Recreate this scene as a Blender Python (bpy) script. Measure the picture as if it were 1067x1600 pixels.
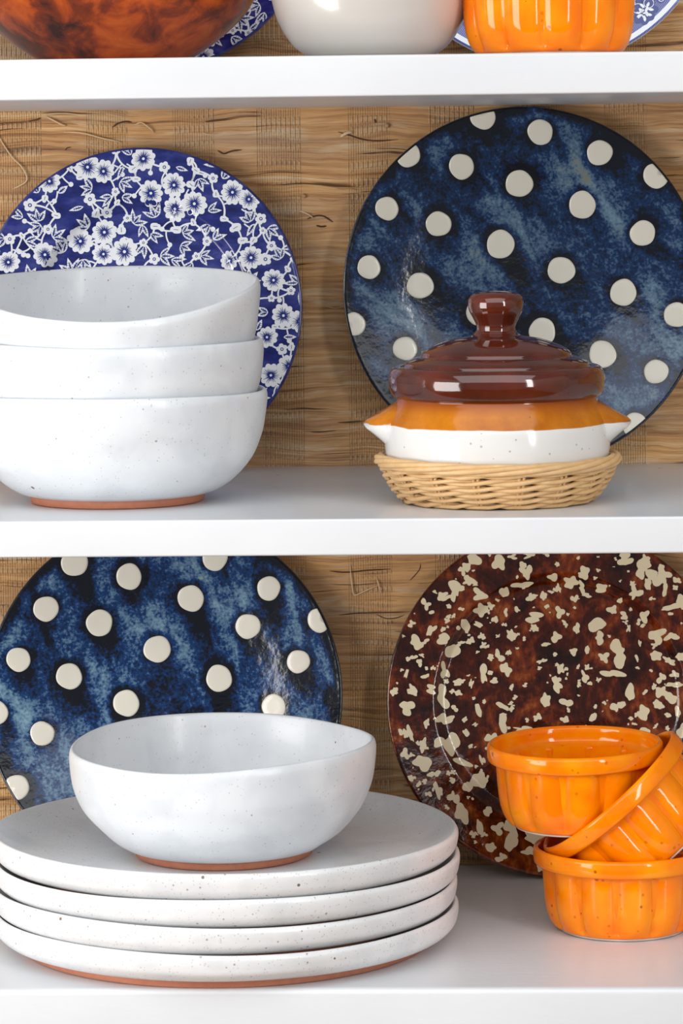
import bpy, bmesh, math, random
import numpy as np
from mathutils import Vector, Matrix

for o in list(bpy.data.objects):
    bpy.data.objects.remove(o)
SC = bpy.context.scene
COL = SC.collection
PI = math.pi
def R_(d): return math.radians(d)

# ------------------------------------------------------------------ camera
F_PX, HOR = 5200.0, 262.0          # focal length and horizon row, in 1067x1600 pixels
DF, DW = 1.70, 2.00                # camera to shelf fronts, camera to back wall
YAW, ROLL = R_(2.2), 0.0116
CAM = Vector((DF*math.tan(YAW), -DF, 1.4198))
_f = Vector((-math.sin(YAW), math.cos(YAW), 0)); _r = Vector((math.cos(YAW), math.sin(YAW), 0)); _u = Vector((0, 0, 1))
_rr = _r*math.cos(ROLL) - _u*math.sin(ROLL); _uu = _u*math.cos(ROLL) + _r*math.sin(ROLL)
cd = bpy.data.cameras.new('camera'); cam = bpy.data.objects.new('camera', cd); COL.objects.link(cam)
M = Matrix(((_rr.x, _uu.x, -_f.x, CAM.x), (_rr.y, _uu.y, -_f.y, CAM.y), (_rr.z, _uu.z, -_f.z, CAM.z), (0, 0, 0, 1)))
cam.matrix_world = M
cd.sensor_fit = 'VERTICAL'; cd.sensor_height = 36.0; cd.sensor_width = 24.0
cd.lens = F_PX/1600*36.0; cd.shift_y = (HOR-800)/1600; cd.clip_start = 0.05
SC.camera = cam
def ray(px, py): return _f + _rr*((px-533.5)/F_PX) + _uu*((HOR-py)/F_PX)
def at(px, py, Y):
    d = ray(px, py); return CAM + d*((Y-CAM.y)/d.y)
def YD(dist): return dist - DF      # distance from the camera plane -> world Y

# ------------------------------------------------------------------ light
SC.view_settings.view_transform = 'Standard'; SC.view_settings.look = 'None'
SC.view_settings.gamma = 1.0; SC.view_settings.use_curve_mapping = False
SC.view_settings.exposure = 0.07
W = bpy.data.worlds.new('room_light'); SC.world = W; W.use_nodes = True
W.node_tree.nodes['Background'].inputs[0].default_value = (0.93, 0.96, 1.0, 1)
W.node_tree.nodes['Background'].inputs[1].default_value = 0.27
def area(name, loc, target, sx, sy, power, col):
    l = bpy.data.lights.new(name, 'AREA'); l.shape = 'RECTANGLE'; l.size = sx; l.size_y = sy; l.energy = power; l.color = col
    o = bpy.data.objects.new(name, l); COL.objects.link(o); o.location = loc
    o.rotation_euler = (Vector(target)-Vector(loc)).to_track_quat('-Z', 'Y').to_euler()
    return o
area('window_light_wide', (-1.08, -0.72, 1.22), (-0.10, 0.3, 1.38), 0.75, 0.8, 15.5, (1.0, 0.985, 0.965))
area('ceiling_light_soft', (-0.1, -2.5, 3.4), (0, 0.1, 1.2), 5.0, 3.0, 89, (0.95, 0.98, 1.0))
area('window_light_tall', (1.35, -1.75, 1.62), (0, 0.1, 1.2), 0.24, 1.25, 13, (1.0, 0.99, 0.98))

# ------------------------------------------------------------------ material helpers
def srgb(r, g, b):
    f = lambda c: (c/12.92 if c <= .04045 else ((c+.055)/1.055)**2.4)
    return (f(r/255), f(g/255), f(b/255), 1.0)
class Mat:
    def __init__(s, name, rough=.4, coat=0.0, spec=.5):
        s.m = bpy.data.materials.new(name); s.m.use_nodes = True; s.nt = s.m.node_tree
        s.b = s.nt.nodes['Principled BSDF']
        s.b.inputs['Roughness'].default_value = rough
        s.b.inputs['Coat Weight'].default_value = coat; s.b.inputs['Coat Roughness'].default_value = .04
        s.b.inputs['Specular IOR Level'].default_value = spec
        s.tc = s.n('ShaderNodeTexCoord')
        s.co = s.tc.outputs['Object']
    def n(s, t, **k):
        x = s.nt.nodes.new(t)
        for a, v in k.items(): setattr(x, a, v)
        return x
    def put(s, sock, v):
        if isinstance(v, bpy.types.NodeSocket): s.nt.links.new(v, sock)
        elif v is not None: sock.default_value = v
    def math(s, op, a, b=None, c=None, clamp=False):
        x = s.n('ShaderNodeMath', operation=op); x.use_clamp = clamp
        s.put(x.inputs[0], a); s.put(x.inputs[1], b)
        if c is not None: s.put(x.inputs[2], c)
        return x.outputs[0]
    def map(s, vec, loc=(0,0,0), rot=(0,0,0), scale=(1,1,1)):
        x = s.n('ShaderNodeMapping'); s.put(x.inputs[0], vec)
        x.inputs[1].default_value = loc; x.inputs[2].default_value = rot; x.inputs[3].default_value = scale
        return x.outputs[0]
    def vary(s, k=3.0):          # different coordinates for each object that shares the material
        oi = s.n('ShaderNodeObjectInfo')
        x = s.n('ShaderNodeVectorMath', operation='MULTIPLY_ADD')
        s.put(x.inputs[0], oi.outputs['Random']); x.inputs[1].default_value = (k, k*.7, k*1.3); s.put(x.inputs[2], s.co)
        return x.outputs[0]
    def noise(s, vec, scale, detail=3, rough=.5, dist=0.0, col=False):
        x = s.n('ShaderNodeTexNoise'); s.put(x.inputs['Vector'], vec)
        x.inputs['Scale'].default_value = scale; x.inputs['Detail'].default_value = detail
        x.inputs['Roughness'].default_value = rough; x.inputs['Distortion'].default_value = dist
        return x.outputs[1 if col else 0]
    def voro(s, vec, scale, feature='F1'):
        x = s.n('ShaderNodeTexVoronoi', feature=feature); s.put(x.inputs['Vector'], vec); x.inputs['Scale'].default_value = scale
        return x
    def ramp(s, fac, stops, interp='LINEAR'):
        x = s.n('ShaderNodeValToRGB'); s.put(x.inputs[0], fac); r = x.color_ramp; r.interpolation = interp
        while len(r.elements) < len(stops): r.elements.new(.5)
        for e, (p, c) in zip(r.elements, stops):
            e.position = p; e.color = c if len(c) == 4 else (*c, 1)
        return x.outputs[0]
    def step(s, fac, lo, hi):
        x = s.n('ShaderNodeMapRange'); s.put(x.inputs[0], fac); x.inputs[1].default_value = lo; x.inputs[2].default_value = hi
        return x.outputs[0]
    def mix(s, fac, a, b, mode='MIX'):
        x = s.n('ShaderNodeMix', data_type='RGBA', blend_type=mode); s.put(x.inputs[0], fac)
        s.put(x.inputs[6], a); s.put(x.inputs[7], b); return x.outputs[2]
    def sep(s, vec):
        x = s.n('ShaderNodeSeparateXYZ'); s.put(x.inputs[0], vec); return x.outputs
    def attr(s, name):
        x = s.n('ShaderNodeAttribute'); x.attribute_name = name; return x.outputs['Fac']
    def color(s, v): s.put(s.b.inputs['Base Color'], v); return s
    def bump(s, h, strength=.3, dist=.001):
        x = s.n('ShaderNodeBump'); x.inputs['Strength'].default_value = strength; x.inputs['Distance'].default_value = dist
        s.put(x.inputs['Height'], h); s.nt.links.new(x.outputs[0], s.b.inputs['Normal'])
        s.nt.links.new(x.outputs[0], s.b.inputs['Coat Normal']); return s
    def dots(s, vec, scale, keep, radius):   # scattered specks: 1 inside a speck
        v = s.voro(vec, scale); c = s.sep(v.outputs['Color'])
        k = s.math('LESS_THAN', c[0], keep)
        rad = s.math('MULTIPLY', c[1], radius)
        m = s.math('LESS_THAN', v.outputs['Distance'], rad)
        return s.math('MULTIPLY', k, m)

MT = {}
def plain(name, col, rough=.4, coat=0):
    m = Mat(name, rough, coat); m.color(col); MT[name] = m.m; return m.m

# white shelf paint
m = Mat('shelf_paint', .32, .15)
n1 = m.noise(m.co, 9, 4); n2 = m.noise(m.map(m.co, scale=(60, 240, 240)), 1, 4)
c = m.mix(m.step(n1, .35, .7), srgb(210, 212, 215), srgb(217, 219, 222))
c = m.mix(m.math('MULTIPLY', m.dots(m.map(m.co, scale=(.45, 1, 1)), 75, .14, .12), .6), c, srgb(255, 255, 255))
c = m.mix(m.math('MULTIPLY', m.dots(m.co, 40, .06, .07), .8), c, srgb(120, 100, 85))
m.color(c).bump(m.math('ADD', n2, m.math('MULTIPLY', m.noise(m.co, 260, 3), .6)), .10, .0012); MT['paint'] = m.m

# woven fibre wall covering
m = Mat('woven_fibre', .62, 0, .35)
X, Y, Z = m.sep(m.co)
warp = m.noise(m.map(m.co, scale=(9, 1, 22)), 1, 3)
zz = m.math('ADD', Z, m.math('MULTIPLY', warp, .02))
cv = m.n('ShaderNodeCombineXYZ'); m.put(cv.inputs[0], X); m.put(cv.inputs[2], zz); wv = cv.outputs[0]
strand = m.noise(m.map(wv, scale=(7, 1, 330)), 1, 6, .62)
strand2 = m.noise(m.map(wv, loc=(3, 0, 8), scale=(16, 1, 130)), 1, 4, .6)
broad = m.noise(m.map(wv, scale=(5, 1, 34)), 1, 3)
c = m.ramp(strand, [(.30, srgb(112, 78, 52)), (.40, srgb(180, 128, 80)), (.50, srgb(216, 164, 106)), (.58, srgb(226, 176, 118)), (.68, srgb(236, 208, 168))])
c = m.mix(m.step(broad, .38, .66), c, m.mix(.55, c, srgb(172, 142, 116)))
c = m.mix(m.math('MULTIPLY', m.step(strand2, .54, .68), .8), c, srgb(222, 198, 164))
fine = m.noise(m.map(wv, loc=(1, 0, 3), scale=(30, 1, 900)), 1, 3, .6)
c = m.mix(m.math('MULTIPLY', m.step(fine, .50, .70), .45), c, srgb(120, 88, 62))
grey = m.noise(m.map(wv, loc=(4, 0, 1), scale=(4, 1, 60)), 1, 3)
c = m.mix(m.math('MULTIPLY', m.step(grey, .55, .68), .40), c, srgb(184, 158, 132))
# columns of fine vertical stitching
colsin = m.math('SINE', m.math('ADD', m.math('MULTIPLY', X, 2*PI/.052), m.math('MULTIPLY', m.noise(m.map(m.co, scale=(12, 1, 1)), 1, 2), 2.6)))
colm = m.step(colsin, -.05, .15)
thr = m.math('SINE', m.math('MULTIPLY', X, 2*PI/.00145)); thr2 = m.math('SINE', m.math('MULTIPLY', X, 2*PI/.0029))
rows = m.noise(m.map(wv, loc=(0, 0, 5), scale=(10, 1, 190)), 1, 3)
tl = m.math('MULTIPLY', colm, m.step(thr, .55, .95))
c = m.mix(m.math('MULTIPLY', tl, .28), c, srgb(112, 82, 60))
bead = m.math('MULTIPLY', m.math('MULTIPLY', colm, m.step(thr2, -.1, .5)), m.step(rows, .50, .60))
c = m.mix(m.math('MULTIPLY', bead, .42), c, srgb(226, 202, 170))
# dark splits along the fibres
spl_ = m.noise(m.map(wv, loc=(7, 0, 2), scale=(20, 1, 520)), 1, 2, .4, .5)
spm = m.math('MULTIPLY', m.step(spl_, .655, .70), m.step(m.noise(m.map(m.co, scale=(14, 1, 22)), 1, 2), .46, .56))
c = m.mix(m.math('MULTIPLY', spm, .85), c, srgb(70, 42, 26))
hgt = m.math('ADD', m.math('ADD', strand, m.math('MULTIPLY', broad, 1.2)), m.math('SUBTRACT', m.math('MULTIPLY', bead, .5), m.math('ADD', m.math('MULTIPLY', tl, .45), m.math('MULTIPLY', spm, .8))))
hgt = m.math('ADD', hgt, m.math('MULTIPLY', fine, -.5))
m.color(c).bump(hgt, .75, .0026); MT['wall'] = m.m
plain('pale_fibre', srgb(216, 186, 146), .6); plain('tan_fibre', srgb(176, 134, 92), .65); plain('dark_fibre', srgb(78, 48, 30), .7)

plain('room_wall', srgb(222, 220, 214), .7)
m = Mat('floor', .5); m.color(m.mix(m.noise(m.map(m.co, scale=(2, 30, 1)), 3, 4), srgb(120, 86, 58), srgb(160, 120, 84))); MT['floor'] = m.m
# speckled white stoneware
def stoneware(name, base, spk=1.0):
    m = Mat(name, .34, .12); v = m.vary()
    n1 = m.noise(v, 30, 4); n2 = m.noise(v, 420, 2)
    c = m.mix(m.step(n1, .35, .7), srgb(*base), srgb(*[min(255, q+6) for q in base]))
    c = m.mix(m.math('MULTIPLY', m.step(m.noise(m.map(v, loc=(5, 2, 1)), 34, 3, .5, .6), .46, .66), .5), c, srgb(*[int(q*f) for q, f in zip(base, (.915, .925, .935))]))
    c = m.mix(m.math('MULTIPLY', m.dots(v, 700, .22*spk, .34), .34), c, srgb(150, 128, 108))
    c = m.mix(m.math('MULTIPLY', m.dots(v, 330, .06*spk, .24), .6), c, srgb(128, 98, 72))
    c = m.mix(m.math('MULTIPLY', m.dots(v, 125, .055*spk, .15), .9), c, srgb(104, 74, 50))
    m.color(c).bump(m.math('ADD', m.math('MULTIPLY', n1, .8), m.math('MULTIPLY', n2, .12)), .22, .003)
    MT[name] = m.m
stoneware('stoneware', (218, 222, 226)); stoneware('stoneware_plate', (223, 224, 225), 3.0)
m = Mat('terracotta', .75); c = m.mix(m.noise(m.co, 240, 4), srgb(176, 108, 82), srgb(200, 132, 104))
m.color(c).bump(m.noise(m.co, 900, 2), .2, .0006); MT['terracotta'] = m.m

# orange glaze
m = Mat('orange_glaze', .08, 0, .40); v = m.vary()
c = m.mix(m.step(m.noise(v, 60, 3), .35, .7), srgb(250, 122, 0), srgb(253, 148, 0))
c = m.mix(m.math('MULTIPLY', m.dots(v, 330, .10, .34), .6), c, srgb(190, 82, 6))
c = m.mix(m.math('MULTIPLY', m.dots(v, 170, .10, .22), .8), c, srgb(150, 66, 10))
m.color(c).bump(m.noise(v, 240, 2), .05, .001); MT['orange'] = m.m
plain('unglazed_white', srgb(226, 216, 202), .6)

# casserole glazes
def two_tone():
    m = Mat('amber_and_white_glaze', .12, 0, .42); x, y, z = m.sep(m.co)
    line = m.math('ADD', z, m.math('MULTIPLY', m.math('SUBTRACT', m.noise(m.co, 45, 2), .5), .002))
    am = m.mix(m.step(m.noise(m.co, 70, 4, .6), .3, .7), srgb(168, 92, 8), srgb(196, 118, 16))
    am = m.mix(m.step(z, .049, .055), am, srgb(150, 72, 12))
    am = m.mix(m.math('MULTIPLY', m.dots(m.co, 300, .12, .3), .6), am, srgb(110, 60, 14))
    wh = m.mix(m.noise(m.co, 50, 3), srgb(212, 211, 209), srgb(221, 219, 216))
    wh = m.mix(m.math('MULTIPLY', m.dots(m.co, 340, .16, .3), .55), wh, srgb(132, 120, 108))
    m.color(m.mix(m.step(line, .0420, .0424), wh, am)).bump(m.noise(m.co, 160, 2), .05, .001)
    MT['two_tone'] = m.m
two_tone()
m = Mat('brown_glaze', .09, .6)
c = m.mix(m.step(m.noise(m.co, 45, 4), .3, .72), srgb(58, 18, 9), srgb(96, 34, 13))
m.color(c).bump(m.noise(m.co, 120, 2), .05, .001); MT['brown'] = m.m
m = Mat('treacle_glaze', .16, 0)
nn = m.noise(m.co, 55, 5, .6, .4); n3 = m.noise(m.co, 16, 3)
c = m.ramp(m.math('ADD', m.math('MULTIPLY', nn, .7), m.math('MULTIPLY', n3, .3)), [(.36, srgb(52, 16, 6)), (.47, srgb(122, 44, 6)), (.56, srgb(176, 72, 8)), (.70, srgb(206, 98, 18))])
m.color(c).bump(m.noise(m.co, 140, 3), .10, .001); MT['treacle'] = m.m
m = Mat('cream_glaze', .22, .35); m.color(m.mix(m.noise(m.co, 20, 2), srgb(192, 187, 180), srgb(200, 195, 188))); MT['cream'] = m.m

# blue polka dot glaze: halo attribute is the dark run of glaze by each dot
def dot_glaze(name, ang, lo, mid, hi, warm):
    m = Mat(name, .14, 0, .5); h = m.attr('run')
    rc = m.map(m.co, rot=(0, 0, ang))
    st = m.noise(m.map(rc, scale=(44, 12, 12)), 1, 4, .55, .8)
    st = m.math('ADD', m.math('MULTIPLY', m.math('SUBTRACT', st, .5), 1.7), m.math('MULTIPLY', m.math('SUBTRACT', m.noise(m.map(m.co, loc=(.3, .1, 0)), 17, 3), .5), 1.3))
    gr = m.noise(m.co, 620, 2, .6); gr2 = m.noise(m.co, 240, 3, .6)
    sp = m.math('ADD', m.math('MULTIPLY', m.math('SUBTRACT', gr, .5), 1.5), m.math('MULTIPLY', m.math('SUBTRACT', gr2, .5), 1.3))
    f = m.math('SUBTRACT', m.math('ADD', m.math('ADD', st, .41), m.math('MULTIPLY', sp, .55)), m.math('MULTIPLY', h, .62))
    c = m.ramp(f, [(.10, lo), (.40, mid), (.58, tuple(.62*a+.38*b for a, b in zip(mid, hi))), (.92, hi)])
    c = m.mix(m.math('MULTIPLY', m.step(m.noise(m.co, 30, 3), .56, .68), m.step(f, .62, .9)), c, warm)
    m.color(c).bump(m.math('ADD', m.noise(m.co, 150, 3, .5), m.math('MULTIPLY', gr2, .3)), .20, .0013)
    MT[name] = m.m
dot_glaze('blue_glaze_upper', R_(-38), srgb(6, 12, 25), srgb(13, 48, 94), srgb(108, 138, 158), srgb(120, 124, 112))
dot_glaze('blue_glaze_lower', R_(-20), srgb(6, 11, 24), srgb(12, 54, 108), srgb(128, 164, 182), srgb(140, 150, 104))
plain('dot_cream', srgb(226, 222, 208), .3, .3)
plain('blue_rim', srgb(62, 84, 96), .2, .4); plain('dark_rim', srgb(22, 22, 28), .2, .4)

# brown spatterware
m = Mat('spatter_glaze', .11, 0)
a1 = m.noise(m.co, 42, 5, .62, .7); a2 = m.noise(m.map(m.co, scale=(1, .45, 1)), 300, 3, .6)
c = m.ramp(m.math('ADD', m.math('MULTIPLY', a1, .72), m.math('MULTIPLY', a2, .28)), [(.38, srgb(34, 9, 4)), (.49, srgb(72, 22, 6)), (.57, srgb(124, 50, 12)), (.68, srgb(178, 104, 44))])
m.color(c).bump(m.noise(m.co, 190, 3), .20, .0012); MT['spatter'] = m.m
plain('spatter_cream', srgb(242, 228, 192), .2, .4)

# blue and white transfer print
m = Mat('cobalt_glaze', .14, .45)
c = m.ramp(m.noise(m.map(m.co, scale=(1, 2.2, 1)), 55, 4, .6), [(.33, srgb(16, 22, 84)), (.5, srgb(30, 42, 120)), (.68, srgb(62, 70, 142))])
m.color(c).bump(m.noise(m.co, 90, 2), .06, .001); MT['cobalt'] = m.m
plain('print_white', srgb(234, 238, 244), .16, .4); plain('print_blue', srgb(34, 50, 128), .16, .4)
m = Mat('lined_blue_glaze', .14, .45)
w = m.n('ShaderNodeTexWave'); m.put(w.inputs['Vector'], m.map(m.co, rot=(0, 0, R_(35)))); w.inputs['Scale'].default_value = 330; w.inputs['Distortion'].default_value = 1.2
m.color(m.mix(m.step(w.outputs['Fac'], .35, .65), srgb(52, 60, 136), srgb(112, 122, 180))); MT['lined'] = m.m

# willow
m = Mat('willow', .48, .05); v = m.vary()
c = m.mix(m.noise(m.map(v, scale=(1, 1, 1)), 130, 4, .6), srgb(190, 146, 92), srgb(228, 192, 142))
m.color(c).bump(m.noise(v, 500, 3), .2, .0006); MT['willow'] = m.m

# ------------------------------------------------------------------ mesh helpers
def link(name, verts, faces, mat, parent=None, smooth=True, recalc=True, attrs=None, autosmooth=None):
    me = bpy.data.meshes.new(name)
    me.from_pydata([tuple(v) for v in verts], [], faces)
    if recalc:
        bm = bmesh.new(); bm.from_mesh(me); bmesh.ops.recalc_face_normals(bm, faces=bm.faces); bm.to_mesh(me); bm.free()
    if smooth: me.shade_smooth()
    if attrs:
        for k, a in attrs.items():
            at_ = me.attributes.new(k, 'FLOAT', 'POINT'); at_.data.foreach_set('value', np.asarray(a, dtype=np.float32))
    me.materials.append(MT[mat] if isinstance(mat, str) else mat)
    o = bpy.data.objects.new(name, me); COL.objects.link(o)
    if parent: o.parent = parent
    return o
def thing(name, label, cat, loc=(0, 0, 0), rot=(0, 0, 0), group=None):
    o = bpy.data.objects.new(name, None); COL.objects.link(o); o.empty_display_size = .03
    o.location = loc; o.rotation_euler = rot; tag(o, label, cat, group); return o
def tag(o, label, cat, group=None):
    o['label'] = label; o['category'] = cat
    if group: o['group'] = group
    return o
def spl(pts, n=6):
    p = np.array(pts, float); P = np.vstack([2*p[0]-p[1], p, 2*p[-1]-p[-2]]); out = []
    for i in range(1, len(P)-2):
        p0, p1, p2, p3 = P[i-1:i+3]
        for t in np.linspace(0, 1, n, endpoint=False):
            out.append(.5*((2*p1)+(-p0+p2)*t+(2*p0-5*p1+4*p2-p3)*t*t+(-p0+3*p1-3*p2+p3)*t**3))
    out.append(P[-2]); return np.array(out)
def lathe_grid(prof, seg, deform=None):
    """profile of (r, z); a point with r = 0 closes into one vertex"""
    th = np.arange(seg)*2*PI/seg; V = []; rows = []
    for r, z in prof:
        if r < 1e-7:
            rows.append([len(V)]); V.append((0, 0, z))
        else:
            b = len(V)
            rr = np.full(seg, r); zz = np.full(seg, z)
            if deform: rr, zz = deform(rr, zz, th)
            V += list(zip(rr*np.cos(th), rr*np.sin(th), zz)); rows.append(list(range(b, b+seg)))
    Fc = []
    for a, b in zip(rows[:-1], rows[1:]):
        if len(a) == 1 and len(b) == 1: continue
        for j in range(seg):
            k = (j+1) % seg
            if len(a) == 1: Fc.append((a[0], b[j], b[k]))
            elif len(b) == 1: Fc.append((a[j], b[0], a[k]))
            else: Fc.append((a[j], b[j], b[k], a[k]))
    return V, Fc
def tube(path, rad, ns=8, closed=False):
    P = np.array(path, float); n = len(P); V = []; Fc = []
    rad = np.broadcast_to(np.asarray(rad, float), (n,))
    T = (np.roll(P, -1, 0)-np.roll(P, 1, 0)) if closed else np.gradient(P, axis=0)
    T /= np.linalg.norm(T, axis=1)[:, None]+1e-12
    up = np.array((0, 0, 1.0)) if abs(T[0][2]) < .9 else np.array((1.0, 0, 0))
    for i in range(n):
        a = np.cross(T[i], up); a /= np.linalg.norm(a)+1e-12; b = np.cross(a, T[i]); up = b if not closed else np.array((0, 0, 1.0))
        for k in range(ns):
            w = 2*PI*k/ns; V.append(P[i]+rad[i]*(math.cos(w)*a+math.sin(w)*b))
    m_ = n if closed else n-1
    for i in range(m_):
        j = (i+1) % n
        for k in range(ns):
            l = (k+1) % ns; Fc.append((i*ns+k, i*ns+l, j*ns+l, j*ns+k))
    if not closed:
        Fc.append(tuple(range(ns))[::-1]); Fc.append(tuple((n-1)*ns+k for k in range(ns)))
    return V, Fc
def bevel_box(name, x0, x1, y0, y1, z0, z1, mat, bev, parent=None, seg=3):
    bm = bmesh.new(); bmesh.ops.create_cube(bm, size=1)
    for v in bm.verts:
        v.co = Vector((x0 if v.co.x < 0 else x1, y0 if v.co.y < 0 else y1, z0 if v.co.z < 0 else z1))
    if bev:
        ed = [e for e in bm.edges if all(abs(v.co.y-y0) < 1e-6 for v in e.verts)]
        bmesh.ops.bevel(bm, geom=ed, offset=bev, segments=seg, affect='EDGES', profile=.6)
    me = bpy.data.meshes.new(name); bm.to_mesh(me); bm.free(); me.materials.append(MT[mat]); me.shade_smooth()
    try: me.set_sharp_from_angle(angle=R_(50))
    except Exception: pass
    o = bpy.data.objects.new(name, me); COL.objects.link(o)
    if parent: o.parent = parent
    return o
def wob(seed, n=4, lo=2):
    rs = np.random.RandomState(seed); A = rs.randn(n)/np.arange(1, n+1); P = rs.rand(n)*2*PI; K = np.arange(lo, lo+n)
    return lambda th: sum(a*np.sin(k*th+p) for a, k, p in zip(A, K, P))/1.4

# ------------------------------------------------------------------ the setting
ZB, ZM, ZT = 1.0, 1.2403, 1.4773                   # tops of the three shelves
YW = YD(DW)
floor = bevel_box('floor', -2.6, 2.6, -4.2, YW+.03, -.05, 0, 'floor', 0); floor['kind'] = 'structure'
for nm, x0, x1 in (('wall_left', -2.65, -2.6), ('wall_right', 2.6, 2.65)):
    w_ = bevel_box(nm, x0, x1, -4.2, YW+.03, 0, 2.7, 'room_wall', 0); w_['kind'] = 'structure'
wall = bevel_box('wall_back', -2.6, 2.6, YW, YW+.03, 0, 2.7, 'wall', 0); wall['kind'] = 'structure'
wall['label'] = 'back panel covered in woven tan plant fibre with vertical stitching'
def shelf(z0, z1, bev, label):
    o = bevel_box('shelf', -.98, .98, 0, YW-.0005, z0, z1, 'paint', bev); tag(o, label, 'shelf', 'white shelf boards'); return o
shelf(ZT-.0212, ZT, .0016, 'white painted shelf board under the brown pot and cream bowl')
shelf(ZM-.0188, ZM, .0016, 'white painted shelf board under the three nested bowls and wicker basket')
shelf(ZB-.034, ZB, .0042, 'white painted shelf board under the plate stack and tipped orange ramekins')
# fibres standing proud of the wall covering
def fibre(pts, rad, mat):
    w = [at(x, y, YW) for x, y in pts]; n = len(w)
    pp = spl([(p.x, YW-.0006-.0010*math.sin(PI*i/(n-1)), p.z) for i, p in enumerate(w)], 6)
    rr = rad*np.interp(np.linspace(0, 1, len(pp)), [0, .15, .85, 1], [.35, 1, 1, .3])
    if mat == 'dark_fibre': rr = rr*.6; pp[:, 1] = YW-.0002
    V, Fc = tube(pp, rr, 6); link('loose_fibre', V, Fc, mat, wall)
fibre([(-4, 208), (6, 226), (20, 246), (34, 260), (42, 274), (41, 284), (28, 292), (20, 295)], .00042, 'pale_fibre')
fibre([(210, 195), (222, 192), (236, 202), (240, 208)], .0004, 'pale_fibre')
fibre([(72, 182), (84, 188), (98, 195), (104, 196)], .0005, 'pale_fibre')
fibre([(100, 206), (130, 208), (160, 216), (190, 222)], .0005, 'pale_fibre')
fibre([(102, 235), (105, 231), (111, 230)], .0005, 'dark_fibre')
fibre([(176, 199), (184, 193), (196, 190), (206, 191)], .0009, 'dark_fibre')
fibre([(44, 190), (52, 188), (60, 186), (64, 184)], .0008, 'dark_fibre')
fibre([(480, 342), (494, 337), (506, 338), (520, 347)], .0009, 'dark_fibre')
fibre([(494, 352), (502, 354), (510, 353)], .0010, 'dark_fibre')
fibre([(528, 206), (548, 212), (568, 218), (590, 220), (622, 218)], .0008, 'dark_fibre')
fibre([(532, 214), (542, 208), (552, 206)], .0010, 'pale_fibre')
fibre([(468, 330), (480, 334), (490, 341)], .0005, 'pale_fibre')
fibre([(585, 186), (587, 192)], .0010, 'dark_fibre')
fibre([(602, 194), (608, 198)], .0014, 'tan_fibre')
fibre([(472, 304), (478, 308)], .0012, 'tan_fibre')
fibre([(515, 892), (540, 894), (575, 891), (610, 889)], .0008, 'dark_fibre')
fibre([(547, 882), (549, 905), (552, 925), (556, 929), (575, 921), (592, 914)], .0004, 'pale_fibre')
fibre([(589, 904), (592, 915), (596, 928)], .0004, 'pale_fibre')
fibre([(588, 960), (602, 966), (616, 966), (632, 961)], .0005, 'dark_fibre')
fibre([(529, 961), (560, 958), (600, 957), (640, 956)], .0006, 'dark_fibre')
fibre([(657, 881), (655, 890), (645, 902), (640, 907)], .0004, 'dark_fibre')
fibre([(340, 235), (350, 240), (362, 236), (378, 234)], .0009, 'dark_fibre')
rf = random.Random(5)
for i in range(40):
    x = rf.uniform(-60, 1130); y = rf.choice([rf.uniform(176, 730), rf.uniform(880, 1350), rf.uniform(20, 95)]); L = rf.uniform(18, 70); s = rf.uniform(-3, 3)
    fibre([(x+L*t, y+s*t+rf.uniform(-2, 2)) for t in (0, .33, .66, 1)], rf.uniform(.00022, .00042), rf.choice(['pale_fibre', 'tan_fibre', 'tan_fibre']))

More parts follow.
